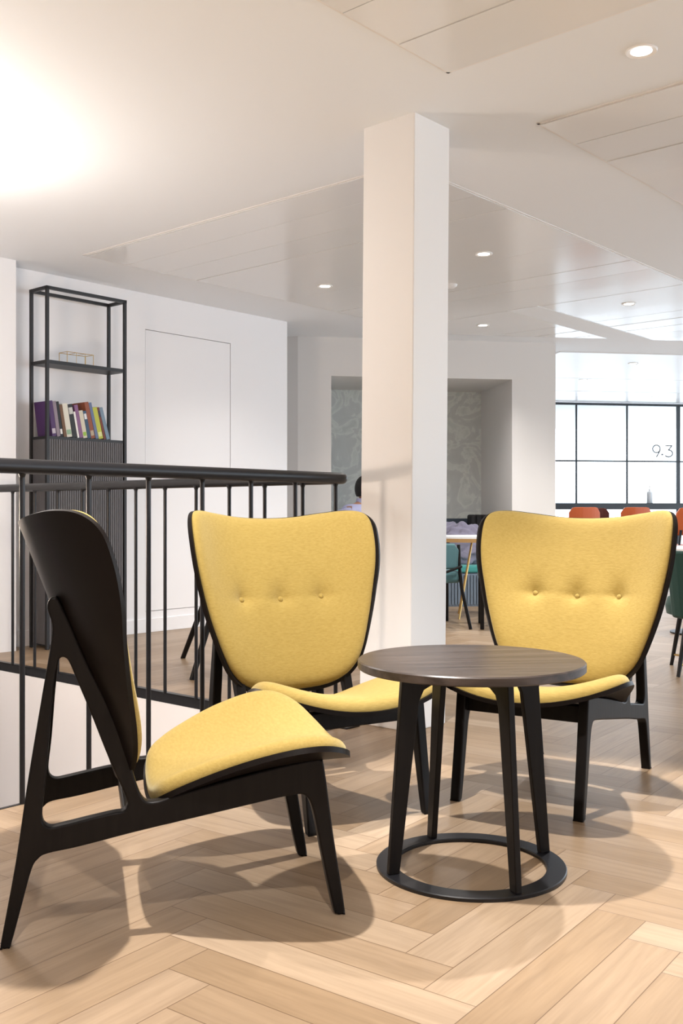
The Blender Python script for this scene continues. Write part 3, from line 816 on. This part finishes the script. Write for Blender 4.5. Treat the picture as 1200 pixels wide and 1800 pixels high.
# coat thrown over the bench
def lump(name, m, parent, spec, seed):
    """crumpled cloth: a subdivided ellipsoid pushed about by folded waves"""
    (cx, cy, cz), (rx, ry, rz_) = spec; bm = bmesh.new(); bmesh.ops.create_icosphere(bm, subdivisions=5, radius=1)
    rr = random.Random(seed); ws = [(Vector((rr.uniform(-1, 1), rr.uniform(-1, 1), rr.uniform(-1, 1))).normalized()*rr.uniform(4, 10), rr.uniform(0, 6)) for _ in range(9)]
    for v in bm.verts:
        n = v.co.copy(); d = sum(abs(math.sin(k.dot(n)+p)) for k, p in ws)/9
        s = .62+.62*d; v.co = Vector((cx+n.x*rx*s, cy+n.y*ry*s, max(cz+n.z*rz_*s, .377)))
    return finish(bm, name, m, parent, 180)
ct_ = thing('coat', 'lilac grey coat heaped on the teal bench behind the cafe table', 'coat', (*(Mb @ Vector((1.30, .36, 0))).xy, 0))
lump('coat_body', M_coat, ct_, ((-.14, 0, .52), (.25, .15, .24)), 4)
lump('sleeve', M_coat, ct_, ((.02, -.12, .55), (.20, .09, .20)), 9)
lump('dark_fold', M_coatdark, ct_, ((-.20, -.10, .52), (.13, .09, .16)), 12)  # darker lump for the dark folds of the coat

# seated person, mostly behind the column
pe = thing('person', 'person with short dark hair in a lilac shirt seated behind the column, half hidden', 'person', (0, 0, 0))
def skin_obj(name, joints, edges, radii, m, parent, root=0, levels=2):
    me = bpy.data.meshes.new(name); me.from_pydata(joints, edges, []); o = link(name, me, m, parent)
    sk = o.modifiers.new('skin', 'SKIN'); sk.use_smooth_shade = True
    lay = me.skin_vertices[0] if me.skin_vertices else None
    if lay is None:
        me.attributes.new('skin', 'FLOAT', 'POINT')
    for i, r in enumerate(radii):
        d = me.skin_vertices[0].data[i]; d.radius = r if isinstance(r, tuple) else (r, r); d.use_root = (i == root)
    ss = o.modifiers.new('subsurf', 'SUBSURF'); ss.levels = levels; ss.render_levels = levels
    # bake the evaluated surface so that the figure is one plain continuous mesh
    dg = bpy.context.evaluated_depsgraph_get(); dg.update()
    bm_ = bpy.data.meshes.new_from_object(o.evaluated_get(dg)); o.modifiers.clear(); o.data = bm_
    if not bm_.materials: bm_.materials.append(m)
    for p_ in bm_.polygons: p_.use_smooth = True
    return o
import bpy as _b
def person():
    PX, PY = .165, 9.30
    f = V2(.62, -.785); r = V2(.785, .62)          # facing, sitter's left
    def P(fw, lf, z): return (PX+f.x*fw+r.x*lf, PY+f.y*fw+r.y*lf, z)
    J = [P(0, 0, .515), P(.0, 0, .60), P(.02, 0, .76), P(.05, 0, .88), P(.055, 0, .955), P(.05, 0, 1.0),      # pelvis..neck
         P(.06, .17, .87), P(.14, .22, .68), P(.33, .14, .66), P(.41, .10, .67),                             # left arm
         P(.06, -.17, .87), P(.14, -.22, .68), P(.33, -.14, .66), P(.41, -.10, .67),                         # right arm
         P(.10, .10, .485), P(.44, .13, .48), P(.42, .13, .06), P(.53, .14, .035),                            # left leg
         P(.10, -.10, .485), P(.44, -.13, .48), P(.42, -.13, .06), P(.53, -.14, .035)]
    E = [(0, 1), (1, 2), (2, 3), (3, 4), (4, 5), (3, 6), (6, 7), (7, 8), (8, 9), (3, 10), (10, 11), (11, 12), (12, 13), (0, 14), (14, 15), (15, 16), (16, 17), (0, 18), (18, 19), (19, 20), (20, 21)]
    R = [(.15, .12), (.145, .11), (.16, .115), (.13, .09), (.058, .058), (.052, .052), .062, .046, .036, .03, .062, .046, .036, .03, .088, .065, .04, .035, .088, .065, .04, .035]
    body = skin_obj('body', J, E, R, M_skin, pe)
    # head with face, joined into the same surface's mesh
    bm = bmesh.new(); bm.from_mesh(body.data)
    hc = Vector(P(.078, 0, 1.075)); fv = Vector((f.x, f.y, 0)); lv = Vector((r.x, r.y, 0))
    h = bmesh.ops.create_uvsphere(bm, u_segments=28, v_segments=20, radius=1)['verts']
    for v in h:
        a, b_, c_ = v.co; x_ = .092*a; y_ = .072*b_; z_ = .115*c_
        if c_ < -.2: x_ *= 1-.10*(-.2-c_); y_ *= 1-.35*(-.2-c_)
        if a > .75 and abs(b_) < .22 and -.25 < c_ < .12: x_ += .018*(1-abs(b_)/.22)
        if a > .6 and .08 < c_ < .25 and .2 < abs(b_) < .55: x_ -= .006
        if a > .7 and abs(b_) < .35 and -.52 < c_ < -.42: x_ -= .004
        v.co = hc+fv*x_+lv*y_+Vector((0, 0, z_))
    for s in (-1, 1):
        e_ = bmesh.ops.create_uvsphere(bm, u_segments=10, v_segments=8, radius=1)['verts']
        for v in e_: v.co = hc+fv*(v.co.x*.018-.005)+lv*(s*.072+v.co.y*.008)+Vector((0, 0, v.co.z*.03-.005))
        # hand: palm, four fingers and a thumb
        base = Vector(P(.41, s*.10, .67))
        for k in range(5):
            l = (.045, .06, .066, .06, .048)[k]; off = (k-2)*.014 if k else -s*0-.034
            d = fv if k else (fv*.6-lv*s*.8).normalized()
            st = base+lv*(off*s if k else -s*.02)+fv*(.03 if k else .0)
            for q in range(3):
                g_ = bmesh.ops.create_uvsphere(bm, u_segments=8, v_segments=6, radius=1)['verts']
                cpt = st+d*(l*(q+.5)/3)+Vector((0, 0, -.004*q*q))
                for v in g_: v.co = cpt+d*(v.co.x*l/4.2)+lv*(v.co.y*.0075)+Vector((0, 0, v.co.z*.0075))
        g_ = bmesh.ops.create_uvsphere(bm, u_segments=10, v_segments=8, radius=1)['verts']
        for v in g_: v.co = base+fv*(v.co.x*.045)+lv*(v.co.y*.036)+Vector((0, 0, v.co.z*.014))
    bm.to_mesh(body.data); bm.free()
    for p_ in body.data.polygons: p_.use_smooth = True
    # hair cap
    bm = bmesh.new(); h = bmesh.ops.create_uvsphere(bm, u_segments=28, v_segments=20, radius=1)['verts']
    kill = []
    for v in h:
        a, b_, c_ = v.co
        if (a > .5 and c_ < .45) or c_ < -.62: kill.append(v)
        x_ = .102*a-.006; y_ = .082*b_; z_ = .123*c_+.004
        v.co = hc+fv*x_+lv*y_+Vector((0, 0, z_))
    bmesh.ops.delete(bm, geom=kill, context='VERTS')
    finish(bm, 'hair', M_hair, pe, 180)
    # shirt and trousers follow the body
    JS = [P(0, 0, .48), P(0, 0, .60), P(.02, 0, .76), P(.05, 0, .875), P(.055, 0, .93), P(.06, .175, .87), P(.14, .225, .68), P(.30, .15, .66), P(.06, -.175, .87), P(.14, -.225, .68), P(.30, -.15, .66)]
    ES = [(0, 1), (1, 2), (2, 3), (3, 4), (3, 5), (5, 6), (6, 7), (3, 8), (8, 9), (9, 10)]
    skin_obj('shirt', JS, ES, [(.18, .15), (.175, .14), (.19, .145), (.165, .125), (.082, .082), .09, .07, .06, .09, .07, .06], M_shirt, pe)
    # collar
    mb = MB(); cc = Vector(P(.055, 0, .945)); mb.lathe([(.066, 0), (.070, .004), (.060, .045), (.056, .044), (.062, .004)], 24, c=cc); mb.build('collar', M_shirt, pe, smooth=True)
    JT = [P(0, 0, .515), P(.10, .10, .49), P(.44, .13, .485), P(.42, .13, .10), P(.10, -.10, .49), P(.44, -.13, .485), P(.42, -.13, .10)]
    skin_obj('trousers', JT, [(0, 1), (1, 2), (2, 3), (0, 4), (4, 5), (5, 6)], [(.165, .12), .092, .076, .055, .092, .076, .055], M_trouser, pe)
person()

# ------------------------------------------------------------------ table behind the railing
st = thing('high_side_table', 'black splay-legged table behind the railing, mostly hidden by the middle yellow chair', 'table', (-.47, 5.58, 0))
MB().lathe([(0, .56), (.28, .56), (.285, .565), (.285, .58), (.28, .585), (0, .585)], 56).build('table_top', M_blackwood, st)
for dx, dy in ((-.468, .39), (-.30, -.38), (.42, -.35), (.40, .40)):
    MB().tube([(dx*.50, dy*.50, .56), (dx, dy, 0)], .019, 14, r2=.014).build('leg', M_blackwood, st, smooth=True)

# ------------------------------------------------------------------ daylight and camera
wd = bpy.data.worlds.new('daylight'); sc.world = wd; wd.use_nodes = True
bg = wd.node_tree.nodes['Background']; bg.inputs['Color'].default_value = (.80, .90, 1, 1); bg.inputs['Strength'].default_value = 3.5

cam = bpy.data.cameras.new('camera'); co = bpy.data.objects.new('camera', cam); col.objects.link(co)
co.location = (0, 0, .865); co.rotation_euler = (PI/2, 0, 0)
cam.sensor_fit = 'VERTICAL'; cam.sensor_height = 36; cam.lens = 1775/1800*36
cam.clip_start = .05; cam.clip_end = 100
sc.camera = co
sc.view_settings.view_transform = 'Standard'; sc.view_settings.look = 'None'; sc.view_settings.gamma = 1; sc.view_settings.use_curve_mapping = False
sc.view_settings.exposure = .22
